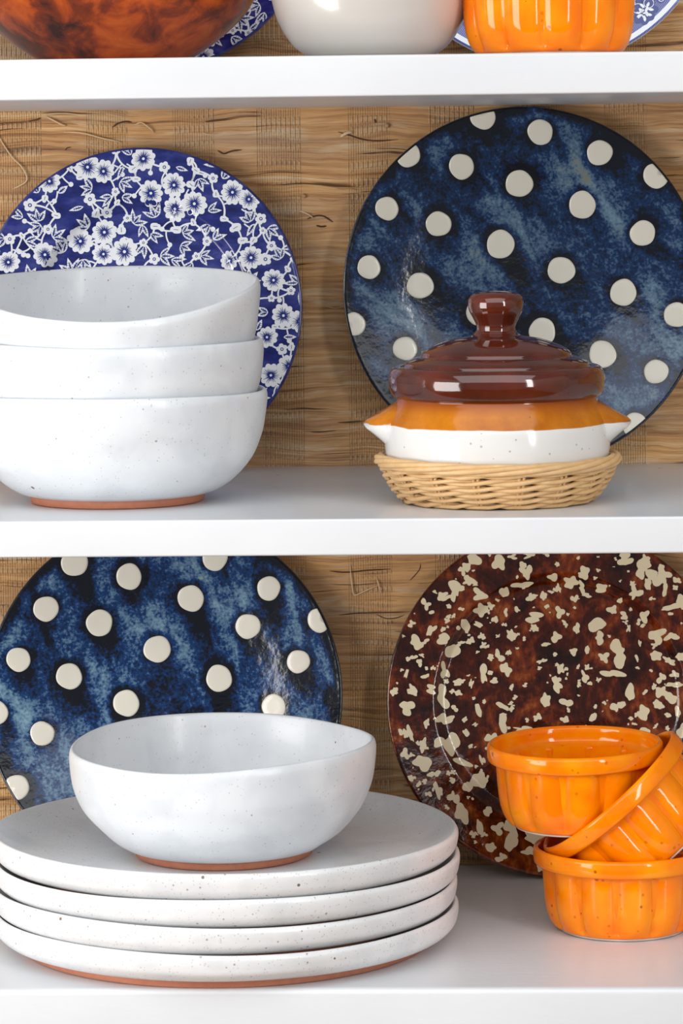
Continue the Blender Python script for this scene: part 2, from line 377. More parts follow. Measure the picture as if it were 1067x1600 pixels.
# ------------------------------------------------------------------ leaning plates
class Plate:
    """local frame: bottom of the rim at the origin, rim plane z = 0, face towards +z, up = +y"""
    def __init__(s, name, label, px, py, R, tilt, zs, prof, depth, mat, rim_mat, foot=.62, run=None, spin=0, extra=.0):
        s.R = R; s.prof = prof; s.t = R_(tilt)
        back = max(2*R*math.sin(s.t)+.0045, (1+foot)*R*math.sin(s.t)+(depth+.001)*math.cos(s.t))
        yf = YW-back-.0012-extra
        p = at(px, py, yf)
        s.o = thing(name, label, 'plate', (p.x, yf, zs+.0006+.0035*math.sin(s.t)), (PI/2-s.t, 0, 0))
        bpy.context.view_layer.update()
        s.mw = Matrix.Translation(s.o.location) @ Matrix.Rotation(PI/2-s.t, 4, 'X'); s.inv = s.mw.inverted()
        # front face is fine enough for the run attribute, then the underside
        rr = np.concatenate([np.linspace(0, 1, 90)*(R-.0022)])
        fr = [(r, s.h(r)) for r in rr]
        a = R-.0022; zr = s.h(a)
        edge = [(R-.0012, zr+.0003), (R-.0004, zr-.0002), (R, zr-.0014), (R-.0006, zr-.0030), (R-.002, zr-.0038)]
        under = [(r, s.h(r)-.0042) for r in np.linspace(R-.006, foot*R+.004, 10)]
        d = -depth
        under += [(foot*R+.002, d-.0006), (foot*R, d-.001), (foot*R-.004, d-.001), (foot*R-.006, s.h(foot*R-.006)-.0042), (0, s.h(0)-.0042)]
        V, Fc = lathe_grid(fr+edge[:2], 220)
        V = np.array(V); V[:, 1] += R
        at_ = {'run': run(s, V) } if run else None
        s.dish = link('dish', V, Fc, mat, s.o, attrs=at_, recalc=False)
        if s.dish.data.polygons[300].normal.z < 0: s.dish.data.flip_normals()
        V, Fc = lathe_grid(edge[1:]+under, 160); V = np.array(V); V[:, 1] += R
        s.rim = link('rim', V, Fc, rim_mat, s.o)
    def h(s, r):
        return np.interp(np.asarray(r)/s.R, s.prof[:, 0], s.prof[:, 1])
    def loc(s, px, py):
        """photo pixel -> local xy relative to the plate's centre, on its face"""
        z = -.006
        for _ in range(6):
            o = s.inv @ CAM; d = s.inv.to_3x3() @ ray(px, py); k = (z-o.z)/d.z; q = o+d*k
            z = float(s.h(min(s.R, math.hypot(q.x, q.y-s.R))))
        return np.array((q.x, q.y-s.R))
    def lift(s, P, off):
        P = np.asarray(P, float); r = np.hypot(P[:, 0], P[:, 1]); lim = s.R-.0016
        k = np.where(r > lim, lim/np.maximum(r, 1e-9), 1); P = P*k[:, None]; r = np.minimum(r, lim)
        return np.column_stack([P[:, 0], P[:, 1]+s.R, s.h(r)+off])
class Decal:
    def __init__(s, plate): s.p = plate; s.V = []; s.F = []
    def blob(s, c, outline, off, rings=2):
        c = np.asarray(c); out = np.asarray(outline)
        if np.hypot(*c) > s.p.R*1.04: return
        b = len(s.V); n = len(out)
        pts = [c[None, :]]+[c+(out-c)*(k/rings) for k in range(1, rings+1)]
        s.V += list(s.p.lift(np.vstack(pts), off))
        for j in range(n):
            k = (j+1) % n; s.F.append((b, b+1+j, b+1+k))
            for q in range(rings-1):
                a0 = b+1+q*n; a1 = a0+n; s.F.append((a0+j, a1+j, a1+k, a0+k))
    def ribbon(s, pts, w, off):
        P = np.asarray(pts, float); keep = np.hypot(P[:, 0], P[:, 1]) < s.p.R-.001
        if keep.sum() < 2: return
        P = P[keep]; T = np.gradient(P, axis=0); T /= np.linalg.norm(T, axis=1)[:, None]+1e-12
        N_ = np.column_stack([-T[:, 1], T[:, 0]]); w = np.broadcast_to(np.asarray(w, float), (len(keep),))[keep][:, None]
        b = len(s.V); n = len(P); s.V += list(s.p.lift(P+N_*w/2, off))+list(s.p.lift(P-N_*w/2, off))
        for i in range(n-1): s.F.append((b+i, b+i+1, b+n+i+1, b+n+i))
    def done(s, name, mat, stuff=False):
        if not s.F: return
        o = link(name, s.V, s.F, mat, s.p.o, recalc=False)
        if o.data.polygons[0].normal.z < 0 or sum(q.normal.z for q in o.data.polygons) < 0: pass
        bm = bmesh.new(); bm.from_mesh(o.data)
        for f in bm.faces:
            if f.normal.z < 0: f.normal_flip()
        bm.to_mesh(o.data); bm.free(); o.data.shade_smooth()
        if stuff: o['kind'] = 'stuff'
        return o

COUPE = np.array([(0, -.0120), (.35, -.0119), (.50, -.0112), (.60, -.0092), (.70, -.0066), (.80, -.0044), (.92, -.0018), (1, 0)])
_x = np.linspace(0, 1, 80); _s = spl(COUPE, 14); COUPE = np.column_stack([_x, np.interp(_x, _s[:, 0], _s[:, 1])])
def rimmed(well, d):
    """flat sloping rim, then a drop into a flat well"""
    a = np.array([(0, -d), (well*.6, -d), (well*.90, -d+.0006), (well*.965, -d*.74), (well, -d*.50), (well+.03, -d*.42), (.93, -d*.12), (1, 0)])
    q = spl(a, 14); return np.column_stack([_x, np.interp(_x, q[:, 0], q[:, 1])])

def runs(dots, direction, length):
    def f(pl, V):
        P = np.column_stack([V[:, 0], V[:, 1]-pl.R]); best = np.zeros(len(P)); d = np.array(direction)/np.hypot(*direction); nrm = np.array((-d[1], d[0]))
        for (px, py, rp) in dots:
            c = pl.loc(px, py); q = P-c; r = rp*1.95/F_PX
            along = q@d; across = q@nrm
            w = r*1.02
            tr = np.exp(-(across/w)**4)*np.clip(1-along/(length*r), 0, 1)*(along > -r*.4)
            ring = np.clip(1.9-np.hypot(q[:, 0], q[:, 1])/r*1.15, 0, 1)
            best = np.maximum(best, np.maximum(tr*.95, ring))
        rad = np.hypot(P[:, 0], P[:, 1])/pl.R
        return np.maximum(best, np.clip((rad-.93)/.05, 0, 1)*.8)
    return f
def add_dots(pl, dots, seed):
    rs = np.random.RandomState(seed)
    for (px, py, rp) in dots:
        c = pl.loc(px, py); r = rp*1.95/F_PX; ph = rs.rand(3)*2*PI
        n = 40; th = np.arange(n)*2*PI/n
        rad = r*(1+.025*np.sin(2*th+ph[0])+.02*np.sin(3*th+ph[1])+.012*np.sin(5*th+ph[2]))
        if np.hypot(*c) > pl.R-.002: continue
        V = [pl.lift(c[None, :], .00046)[0]]; Fc = []
        for k, (s_, hh) in enumerate(((.5, .00046), (.85, .00043), (.96, .00028), (1.0, -.0004))):
            V += list(pl.lift(c+np.column_stack([rad*s_*np.cos(th), rad*s_*np.sin(th)]), hh))
        for j in range(n):
            k = (j+1) % n; Fc.append((0, 1+j, 1+k))
            for q in range(3): Fc.append((1+q*n+j, 1+(q+1)*n+j, 1+(q+1)*n+k, 1+q*n+k))
        o = link('dot', V, Fc, 'dot_cream', pl.o, recalc=False)

cr = lambda L, ox, oy, s: [(ox+x*s, oy+y*s, r*s) for x, y, r in L]
UP = cr([(457, 62, 41), (632, 110, 40), (813, 173, 40), (985, 243, 40), (228, 178, 40), (392, 215, 40), (568, 267, 43), (760, 332, 43), (165, 343, 37), (322, 390, 40), (944, 418, 40),
         (511, 452, 45), (110, 522, 37), (266, 578, 42), (696, 531, 43), (885, 599, 42), (1048, 667, 40), (62, 696, 38), (446, 660, 42), (638, 718, 43), (220, 770, 38), (822, 787, 43), (985, 840, 38),
         (168, 935, 40), (922, 1005, 40), (390, 850, 42), (588, 905, 43), (772, 972, 42), (1122, 478, 38)], 520, 150, .5126)
LO = cr([(222, 36, 42), (384, 78, 40), (640, 22, 40), (568, 143, 41), (800, 113, 37), (950, 208, 37), (137, 174, 39), (296, 216, 41), (738, 226, 39), (468, 294, 42), (55, 325, 37), (888, 331, 36),
         (206, 375, 40), (652, 381, 41), (1016, 435, 38), (376, 455, 41), (815, 465, 38), (-12, 483, 37), (126, 545, 37), (50, 705, 38), (296, 620, 40), (560, 545, 41), (740, 640, 40), (480, 705, 40)], 0, 860, .5248)
pl = Plate('polka_dot_plate', 'dark blue plate with cream polka dots leaning behind the brown lidded casserole', 822, 735, .1074, 5.0, ZM, COUPE, .0145, 'blue_glaze_upper', 'blue_rim', run=runs(UP, (.62, -.78), 3.4))
add_dots(pl, UP, 3); pl.o['group'] = 'polka dot plates'
pl = Plate('polka_dot_plate', 'bright blue streaked plate with cream polka dots leaning behind the white plate stack', 254, 1380, .1068, 9.0, ZB, COUPE, .0145, 'blue_glaze_lower', 'blue_rim', run=runs(LO, (.30, -.95), 3.6))
add_dots(pl, LO, 4); pl.o['group'] = 'polka dot plates'

# brown spatterware plate
SP = rimmed(.72, .0095)
pl = Plate('spatterware_plate', 'dark brown plate spattered with cream flecks leaning behind the orange ramekins', 880, 1365, .1029, 9.5, ZB, SP, .0125, 'spatter', 'dark_rim', foot=.58)
BL = [(x*.225+600, y*.225+860, a*.225, b*.225) for x, y, a, b in
 [(490,245,45,35),(535,265,30,15),(610,210,42,17),(665,310,45,36),(675,415,45,40),(740,385,28,18),(835,290,28,38),(990,150,35,45),(960,240,60,22),(1030,325,30,18),(430,330,40,16),(330,430,20,12),(437,488,18,16),(565,520,28,45),(655,515,32,16),(770,480,22,22),(845,430,15,22),(190,510,22,20),(325,555,22,42),(225,640,45,40),(285,635,25,15),(412,615,45,35),(475,700,45,50),(530,645,25,15),(600,628,25,24),(885,590,28,42),(790,595,15,10),(712,668,18,12),(740,742,25,18),(800,735,25,35),(845,825,35,42),(865,710,14,22),(690,850,25,60),(420,840,28,46),(205,742,22,15),(285,875,25,15),(155,855,12,30),(205,970,20,40),(70,980,22,30),(325,965,38,20),(405,1020,40,60),(515,915,35,22),(605,925,14,28),(515,990,25,18),(160,1090,50,42),(765,905,25,20),(820,1080,38,20),(885,950,15,18),(910,1020,18,12),(695,1050,15,12),(655,1110,20,45),(245,768,16,14),(295,818,14,9),(450,388,16,16),(890,45,32,14),(1000,45,32,8)]]
BL += [(x*.2315+820, y*.2315+880, a*.2315, b*.2315) for x, y, a, b in
 [(310,130,45,38),(385,165,20,35),(400,65,35,42),(515,170,40,28),(745,200,32,42),(785,40,40,50),(830,140,22,40),(920,40,22,28),(945,180,15,45),(1015,165,18,16),(995,295,70,18),(235,330,28,35),(590,315,25,32),(485,415,60,40),(505,505,32,35),(65,365,55,30),(210,500,32,32),(635,610,55,62),(535,635,30,32),(595,745,65,25),(805,360,30,35),(890,490,50,45),(990,495,40,25),(885,625,40,30),(975,660,35,22),(1050,630,30,25),(215,820,28,50),(140,925,30,45),(280,940,35,28),(710,870,30,55),(625,965,35,35),(800,1010,35,50),(920,775,25,30),(1010,750,28,20),(1010,820,50,18),(920,870,40,35),(985,910,45,30),(900,955,35,28),(240,715,22,30),(405,770,22,35),(115,660,25,15),(270,1055,28,20),(85,1040,24,24),(460,1040,18,35),(1030,1000,16,40),(965,1025,20,16),(190,95,32,24),(40,235,30,20),(125,220,22,28),(225,170,16,28),(415,215,32,14),(335,240,20,26),(148,292,18,12),(65,438,28,22),(140,548,30,12),(270,405,22,12),(350,440,20,35),(420,585,16,26),(700,440,12,24),(680,398,16,10),(795,422,16,12),(775,540,10,20),(755,640,10,24),(875,555,20,16)]]
BL += [(x*.225+600, y*.225+1100, a*.225, b*.225) for x, y, a, b in
 [(420,105,55,35),(385,265,42,32),(470,275,48,75),(545,405,55,25),(660,530,58,50),(580,575,28,40),(270,285,25,42),(295,135,18,30),(145,345,25,35),(270,410,58,50),(350,485,35,22),(450,480,18,15),(475,530,25,15),(485,650,30,42),(375,600,25,50),(310,625,20,18),(540,760,45,62),(720,745,28,32),(790,865,38,35),(880,960,42,58),(665,860,20,58),(620,905,20,25),(740,995,35,30),(190,510,25,15),(115,195,18,18),(180,200,15,58),(825,130,35,50),(970,175,60,18),(745,235,35,35),(570,200,18,28),(680,390,14,35),(490,30,22,18),(560,108,15,20)]]
rs = np.random.RandomState(11)
D = Decal(pl)
def ragged(c, a, b, off):
    n = 28; th = np.arange(n)*2*PI/n; ph = rs.rand(5)*2*PI; k = rs.randn(5)*np.array([.22, .17, .12, .09, .06])
    rad = 1+sum(k[i]*np.sin((i+2)*th+ph[i]) for i in range(5)); rad = np.clip(rad, .35, 1.6)
    an = rs.uniform(-.5, .5); x = a*rad*np.cos(th); y = b*rad*np.sin(th)
    out = np.column_stack([c[0]+x*math.cos(an)-y*math.sin(an), c[1]+x*math.sin(an)+y*math.cos(an)])
    D.blob(c, out, off, 4)
K = 1.96/F_PX
for (x, y, a, b) in BL:
    c = pl.loc(x, y)
    if np.hypot(*c) < pl.R-.001: ragged(c, a*K*1.05, b*K*1.05, .00022+rs.rand()*.00006)
for i in range(300):
    r = pl.R*math.sqrt(rs.rand())*.985; w = rs.rand()*2*PI; a = rs.uniform(.0004, .0016)*(1 if rs.rand() < .8 else 1.6)
    ragged(np.array((r*math.cos(w), r*math.sin(w))), a, a*rs.uniform(.5, 1.3), .00022+rs.rand()*.00006)
# hidden lower right part, and the part above the shelf edge
for i in range(70):
    w = rs.uniform(-2.0, -.1) if i < 45 else rs.uniform(.6, 2.5); r = pl.R*(rs.uniform(.35, .97) if i < 45 else rs.uniform(.86, .97))
    ragged(np.array((r*math.cos(w), r*math.sin(w))), rs.uniform(.002, .005), rs.uniform(.002, .005), .00022+rs.rand()*.00006)
D.done('cream_flecks', 'spatter_cream', True)

# floral transfer plates
def floral(pl, big, small, seed, fill_big=14, fill_small=60, leaf_n=340, white='print_white', blue='print_blue'):
    rs = np.random.RandomState(seed); Wd = Decal(pl); Bd = Decal(pl); items = []
    def free(c, r, k=1.0): return all(np.hypot(*(c-q)) > (r+q_r)*k for q, q_r in items)
    for c, r in big: items.append((np.asarray(c), r*1.1))
    nb = len(items)
    for _ in range(4000):
        if fill_big <= 0: break
        q = pl.R*math.sqrt(rs.rand()); w = rs.rand()*2*PI; c = np.array((q*math.cos(w), q*math.sin(w)))
        if free(c, .011, 1.15): items.append((c, .0069)); nb += 1; fill_big -= 1
    bigs = list(items)
    sm = [(np.asarray(c), r) for c, r in small]; items += sm
    for _ in range(6000):
        if fill_small <= 0: break
        q = pl.R*math.sqrt(rs.rand()); w = rs.rand()*2*PI; c = np.array((q*math.cos(w), q*math.sin(w)))
        if free(c, .0034, 1.25): sm.append((c, rs.uniform(.0024, .0036))); items.append(sm[-1]); fill_small -= 1
    # stems between neighbours
    done = set()
    for i, (c, r) in enumerate(items):
        d = sorted((np.hypot(*(c-q)), j) for j, (q, _) in enumerate(items) if j != i)
        for dist, j in d[:2]:
            if (min(i, j), max(i, j)) in done or dist > .03: continue
            done.add((min(i, j), max(i, j))); q = items[j][0]; n = np.array((-(q-c)[1], (q-c)[0]))*rs.uniform(-.38, .38); t = np.linspace(0, 1, 12)[:, None]
            P = (1-t)**2*c+2*t*(1-t)*((c+q)/2+n)+t**2*q
            Wd.ribbon(P, .00125*(1-.3*t[:, 0]), .00014)
            if dist > .012:
                m_ = P[6]; tg = (q-c)/dist; nn_ = n/(np.hypot(*n)+1e-9); e = m_+nn_*rs.uniform(.005, .008)+tg*rs.uniform(-.005, .005); u = np.linspace(0, 1, 8)[:, None]
                Wd.ribbon((1-u)**2*m_+2*u*(1-u)*(m_+nn_*.004)+u*u*e, .0009, .00014)
                if free(e, .0012, 1.0): th_ = np.arange(12)*2*PI/12; Wd.blob(e, e+.0015*np.column_stack([np.cos(th_), np.sin(th_)]), .0002)
    def leaf(c, an, L, wd):
        t = np.linspace(0, 1, 9); half = wd*np.sin(PI*t**.85)*(1-.25*t); d = np.array((math.cos(an), math.sin(an))); n = np.array((-d[1], d[0]))
        up = c+np.outer(t*L, d)+np.outer(half, n); dn = c+np.outer(t*L, d)-np.outer(half, n)
        Wd.blob(c+d*L*.5, np.vstack([up, dn[::-1][1:-1]]), .00018)
        Bd.ribbon(c+np.outer(np.linspace(.12, .72, 7)*L, d), wd*np.array((.25, .5, .55, .5, .4, .3, .1)), .00027)
        for s_ in (-1, 1):
            for k in (.28, .45, .6):
                a = c+d*L*k; e = a+(d*.5+n*s_)*wd*.72; Bd.ribbon(np.array((a, (a+e)/2, e)), .00020, .00027)
    k = 0
    for _ in range(9000):
        if k >= leaf_n: break
        q = pl.R*math.sqrt(rs.rand()); w = rs.rand()*2*PI; c = np.array((q*math.cos(w), q*math.sin(w)))
        if free(c, .0030, .95):
            an = rs.rand()*2*PI; items.append((c, .0040))
            n_l = rs.choice([1, 2, 3]); spread = (rs.rand()-.5)*.3
            for j in range(n_l):
                leaf(c-np.array((math.cos(an), math.sin(an)))*.004, an+spread+(j-(n_l-1)/2)*.75, rs.uniform(.0070, .0098), rs.uniform(.0015, .0021)); k += 1
    def flower(c, r, n, lines):
        th = np.arange(n*8)*2*PI/(n*8); ph = rs.rand()*6
        rad = r*(.80+.20*np.abs(np.sin(n*th/2+ph))**.75)*(1+.05*np.sin(2*th+ph))
        Wd.blob(c, c+np.column_stack([rad*np.cos(th), rad*np.sin(th)]), .00022+rs.rand()*.00003)
        for i in range(lines):
            a = 2*PI*i/lines+rs.uniform(-.05, .05); L = r*rs.uniform(.46, .74); d = np.array((math.cos(a), math.sin(a)))
            Bd.ribbon(c+np.outer(np.array((.10, .45, 1))*L, d), np.array((.11, .07, .03))*r, .00032)
        if lines:
            o8 = np.column_stack([np.cos(th[::4]), np.sin(th[::4])]); Bd.blob(c, c+o8*r*.22, .00034, 1); Wd.blob(c, c+o8*r*.11, .00040, 1)
    for i, (c, r) in enumerate(bigs): flower(c, r, 10, 26)
    for c, r in sm:
        kind = rs.rand()
        if kind < .5:
            for j in range(5):
                a = 2*PI*j/5+kind*9; q = c+np.array((math.cos(a), math.sin(a)))*r*.58; th = np.arange(12)*2*PI/12
                Wd.blob(q, q+r*.43*np.column_stack([np.cos(th), np.sin(th)]), .00024+j*.00001)
            th = np.arange(10)*2*PI/10; o8 = np.column_stack([np.cos(th), np.sin(th)]); Bd.blob(c, c+o8*r*.30, .00034, 1); Wd.blob(c, c+o8*r*.15, .0004, 1)
        else:
            th = np.arange(14)*2*PI/14; q = r*.72
            Wd.blob(c, c+q*np.column_stack([np.cos(th), np.sin(th)*(1+.2*np.cos(2*th))]), .00024)
            a = rs.rand()*6.3; d = np.array((math.cos(a), math.sin(a))); e = c+d*q*.9; Wd.blob(e, e+q*.6*np.column_stack([np.cos(th), np.sin(th)]), .00025)
            Bd.ribbon(np.array((c-d*q*.3, c+d*q*.2, c+d*q*.7)), .0003, .00034)
    Wd.done('flower_print', white, True); Bd.done('print_lines', blue, True)
pl = Plate('floral_plate', 'cobalt blue plate with dense white flowers leaning behind the three nested bowls', 219, 742, .0968, 6.5, ZM, rimmed(.66, .012), .0130, 'cobalt', 'cobalt')
g = lambda L: [(pl.loc(x*.4686, 220+y*.4686), r*.4686*1.95/F_PX) for x, y, r in L]
BIG = g([(292,88,40),(345,102,36),(478,60,38),(165,135,35),(503,175,40),(580,148,38),(648,210,40),(583,228,38),(348,305,40),(268,335,40),(415,370,44),(345,378,35),(150,380,38),(28,405,35),(775,172,38),(830,195,34),(837,390,38),(912,465,36),(945,583,38),(1000,602,34),(890,655,34),(965,752,38),(903,782,36),(955,830,30),(765,400,30)])
SML = g([(443,95,22),(300,195,22),(320,245,19),(357,240,19),(405,300,22),(590,297,22),(635,145,20),(548,88,20),(515,285,20),(788,288,24),(806,333,20),(846,330,18),(885,395,22),(100,215,23),(720,180,16),(690,335,17),(745,260,17),(940,695,20),(972,690,18),(452,128,17),(190,250,18),(160,295,18),(75,318,14),(265,122,16),(385,170,15),(390,208,14),(425,258,15),(478,340,15),(655,100,17),(635,65,18),(870,260,20),(876,300,13),(905,350,18),(655,385,15),(645,275,15),(150,190,16),(232,90,15),(960,430,15),(905,525,14),(970,500,16),(915,620,14)])
floral(pl, BIG, SML, 7)
pl.o['group'] = 'floral plates'
pl = Plate('floral_plate', 'cobalt blue plate with white flowers leaning behind the amber brown pot', 236, 120, .0968, 6.5, ZT, rimmed(.66, .012), .0130, 'cobalt', 'cobalt')
pl.o['group'] = 'floral plates'
floral(pl, [], [], 9, 24, 90, 420)
# lined blue plate behind the upper ramekin
pl = Plate('transferware_plate', 'blue and white transfer printed plate with plain white edge behind the upright ramekin', 855, 107, .1010, 6.5, ZT, rimmed(.66, .012), .0130, 'lined', 'print_white')
rs2 = np.random.RandomState(21); Wd = Decal(pl); Bd = Decal(pl)
th = np.arange(48)*2*PI/48
for px, py, r in [(1009, 14, 20), (1002, 22, 14), (1052, 5, 16), (990, 58, 9), (1030, -18, 24), (728, 66, 9), (1060, -40, 20), (740, 82, 8), (930, 70, 22), (800, 60, 24), (860, 80, 20)]+[(855+rs2.uniform(-240, 240), -162+rs2.uniform(-240, 200), rs2.uniform(12, 26)) for _ in range(150)]:
    c = pl.loc(px, py)
    if np.hypot(*c) > pl.R*.95: continue
    r *= 1.96/F_PX; ph = rs2.rand()*6
    rad = r*(.72+.28*np.abs(np.sin(3.5*th+ph)))
    Bd.blob(c, c+np.column_stack([rad*np.cos(th), rad*np.sin(th)]), .0002, 2)
    for j in range(5):
        a = ph+j*1.256; d = np.array((math.cos(a), math.sin(a))); Wd.ribbon(c+np.outer(np.linspace(.15, .62, 4)*r, d), np.array((.05, .20, .22, .06))*r, .0003)
    q = c+np.array((r*.9, -r*.8)); 
    if np.hypot(*q) < pl.R*.92:
        Wd.ribbon(q+np.column_stack([np.cos(th), np.sin(th)])*r*.35, .0004, .00026); Bd.blob(q, q+np.column_stack([np.cos(th), np.sin(th)])*r*.14, .0003, 1)
t = np.linspace(0, 2*PI, 221); Wd.ribbon(np.column_stack([np.cos(t), np.sin(t)])*(pl.R-.0032), .0030, .0002)
Bd.done('flower_print', 'print_blue', True); Wd.done('print_lines', 'print_white', True)

# ------------------------------------------------------------------ white bowls
def bowl(label, loc, seed, k=1.0, rot=(0, 0, 0), warp=None, group=None, amp=1.0, rim_r=.0813):
    o = thing('stoneware_bowl', label, 'bowl', loc, rot, group)
    w1, w2 = wob(seed), wob(seed+50); rs = np.random.RandomState(seed+9)
    dents = [(rs.rand()*2*PI, rs.uniform(.012, .05), rs.uniform(.2, .38), rs.uniform(.008, .016), rs.uniform(-1, .5)) for _ in range(22)]
    s = k*rim_r/.0813
    outer = spl([(.0805, .0598), (.0812, .0585), (.0816, .0545), (.0806, .044), (.0788, .0355), (.0738, .0237), (.0640, .0125), (.0545, .0062), (.0478, .0042)], 7)
    inner = spl([(0, .0085), (.025, .0088), (.045, .0102), (.058, .0160), (.0675, .0255), (.0730, .0365), (.0760, .046), (.0776, .055), (.0786, .0592)], 7)
    lip = [(.0790, .0600), (.0797, .0603)]
    prof = [(r*s, z) for r, z in inner]+[(r*s, z) for r, z in lip]+[(r*s, z) for r, z in outer]+[(.040*s, .0040), (0, .0040)]
    ni = len(inner)
    cnt = [0]
    def df(r, z, th):
        up = np.clip((z-.004)/.055, 0, 1)
        dr = .0009*amp*w1(th)*up
        dz = (.0011*amp*w2(th)+(warp(th) if warp else 0))*up**2
        dd = 0
        for (a, zc, sa, sz, q) in dents:
            da = np.angle(np.exp(1j*(th-a))); dd = dd+q*np.exp(-(da/sa)**2-((z-zc)/sz)**2)
        return r+dr+dd*.0019*amp*(up > .02), z+dz
    V, Fc = lathe_grid(prof, 128, df)
    link('body', V, Fc, 'stoneware', o)
    V, Fc = lathe_grid([(0, .0004), (.040*s, .0004), (.0455*s, 0), (.0468*s, .0006), (.0475*s, .0040), (.0475*s, .0052), (.040*s, .0052), (0, .0052)], 96)
    link('foot', V, Fc, 'terracotta', o)
    return o
def onshelf(px, py, dist, z):
    p = at(px, py, YD(dist)); return (p.x, YD(dist), z)
GB = 'nested white stoneware bowls'
bowl('white speckled stoneware bowl with terracotta foot on the shelf, lowest of three nested', onshelf(184, 780, 1.800, ZM+.0002), 1, group=GB)
bowl('white speckled stoneware bowl, middle one of the nested stack of three', onshelf(184, 700, 1.800, ZM+.0272), 2, .985, group=GB, amp=.8)
bowl('white speckled stoneware bowl tipped forward, topmost of the nested stack of three', onshelf(184, 620, 1.8022, ZM+.0545), 3, .97, rot=(R_(2.5), 0, 0), group=GB, amp=.8,
     warp=lambda th: .0085*np.sin(th)+.0030*np.cos(2*th)+.001)
bowl('single white speckled stoneware bowl standing on the stack of white plates', onshelf(350, 1340, 1.795, ZB+.0503), 4, 1.0, rim_r=.0828,
     warp=lambda th: .0019*np.sin(th)+.0008*np.cos(th))

# ------------------------------------------------------------------ white plates
def dinner_plate(label, x, z, seed, ry=0.0, k=1.0):
    p = at(x, 1470, YD(1.812)); o = thing('stoneware_plate', label, 'plate', (p.x, YD(1.812), z), (0, 0, ry), 'stack of white stoneware plates')
    w1, w2 = wob(seed, 5), wob(seed+70, 4)
    outer = spl([(.1262, .0200), (.1270, .0182), (.1267, .0140), (.1252, .0096), (.1205, .0058), (.1125, .0042)], 6)
    inner = spl([(0, .0090), (.05, .0090), (.09, .0091), (.106, .0098), (.1135, .0118), (.1195, .0152), (.1235, .0188)], 6)
    prof = list(inner)+[(.1245, .0202), (.1254, .0206)]+list(outer)+[(.10, .0040), (0, .0040)]
    def df(r, z, th):
        e = np.clip((r-.09)/.035, 0, 1)
        return r+.0012*w1(th)*e, z+(.0009*w2(th)+.0009*np.sin(th)*(seed == 44))*e*np.clip((z-.004)/.015, 0, 1)
    V, Fc = lathe_grid(prof, 160, df); link('body', V, Fc, 'stoneware_plate', o)
    V, Fc = lathe_grid([(r*k, z_) for r, z_ in [(0, .0004), (.108, .0004), (.1105, 0), (.1118, .0006), (.1122, .0042), (.1122, .0052), (.10, .0052), (0, .0052)]], 128)
    link('foot', V, Fc, 'terracotta', o)
for lab, x, dz, sd in [('white speckled stoneware plate with terracotta base on the shelf, lowest of the stack', 354, 0, 41),
                       ('white speckled stoneware plate, second from the shelf in the stack of four', 352, .0136, 42),
                       ('white speckled stoneware plate, third from the shelf in the stack of four', 356, .0272, 43),
                       ('white speckled stoneware plate carrying the single bowl, top of the stack of four', 355, .0408, 44)]:
    dinner_plate(lab, x, ZB+.0002+dz, sd, sd*.9, 1.0 if sd == 41 else .95)

# ------------------------------------------------------------------ orange ramekins
def ramekin(label, loc, rot=(0, 0, 0), k=1.0, spin=0.0, group='orange fluted ramekins'):
    o = thing('fluted_ramekin', label, 'ramekin', loc, rot, group)
    NL = 12
    def df(r, z, th):
        f = np.abs(np.sin(NL*(th+spin)/2))**.6
        w = np.clip((z/k-.0008)/.004, 0, 1)*np.clip((.0365-z/k)/.0025, 0, 1)
        return r-.0042*k*(1-f)*w, z
    out = spl([(.0440, .0362), (.0438, .034), (.0434, .025), (.0424, .014), (.0404, .0068), (.0376, .0024), (.0350, .0010)], 7)
    V, Fc = lathe_grid([(r*k, z*k) for r, z in list(out)+[(.030, .0012), (0, .0012)]], 240, df); link('body', V, Fc, 'orange', o)
    inn = spl([(0, .0048), (.020, .0049), (.032, .0056), (.0375, .0095), (.0400, .018), (.0412, .030), (.0418, .0350)], 6)
    rim = spl([(.0418, .0350), (.0434, .0362), (.0444, .0382), (.0450, .0432), (.0456, .0448), (.0466, .0455), (.0477, .0450), (.0484, .0436), (.0485, .0400), (.0481, .0372), (.0472, .0361), (.0452, .0357), (.0436, .0356)], 5)
    V, Fc = lathe_grid([(r*k, z*k) for r, z in list(inn)], 120); b = link('inside', V, Fc, 'orange', o, recalc=False)
    if sum(q.normal.z for q in b.data.polygons) < 0: b.data.flip_normals()
    V, Fc = lathe_grid([(r*k, z*k) for r, z in rim], 144); link('rim', V, Fc, 'orange', o)
    V, Fc = lathe_grid([(r*k, z*k) for r, z in [(.031, .0016), (.0325, 0), (.0340, 0), (.0347, .0006), (.0347, .0016)]], 120); link('base_ring', V, Fc, 'unglazed_white', o)
    return o
ramekin('upright orange fluted ramekin on the shelf holding the tipped ramekin', onshelf(972, 1451, 1.835, ZB+.0003), spin=.12)
# tipped one: rim centre seen at (947, 1238), axis leaning 41 degrees to the left
def place_tilted(px, py, dist, roll, k=1.0):
    """loc for a ramekin whose rim centre is seen at px, py"""
    c = at(px, py, YD(dist)); ax = Matrix.Rotation(roll, 3, 'Y') @ Vector((0, 0, .0455*k)); return c-ax
tl = place_tilted(949, 1233, 1.835, R_(-41))
ramekin('orange fluted ramekin tipped on its side between two upright ramekins', tl, (0, R_(-41), 0), spin=.05)
tp = place_tilted(898, 1158, 1.835, R_(-1))
ramekin('upper orange fluted ramekin perched inside the tipped ramekin', tp, (R_(1.2), R_(-1), 0), spin=.20)
ramekin('orange fluted ramekin on the shelf in front of the transfer printed plate', onshelf(858, 84, 1.765, ZT+.0003), k=1.06, spin=.1)

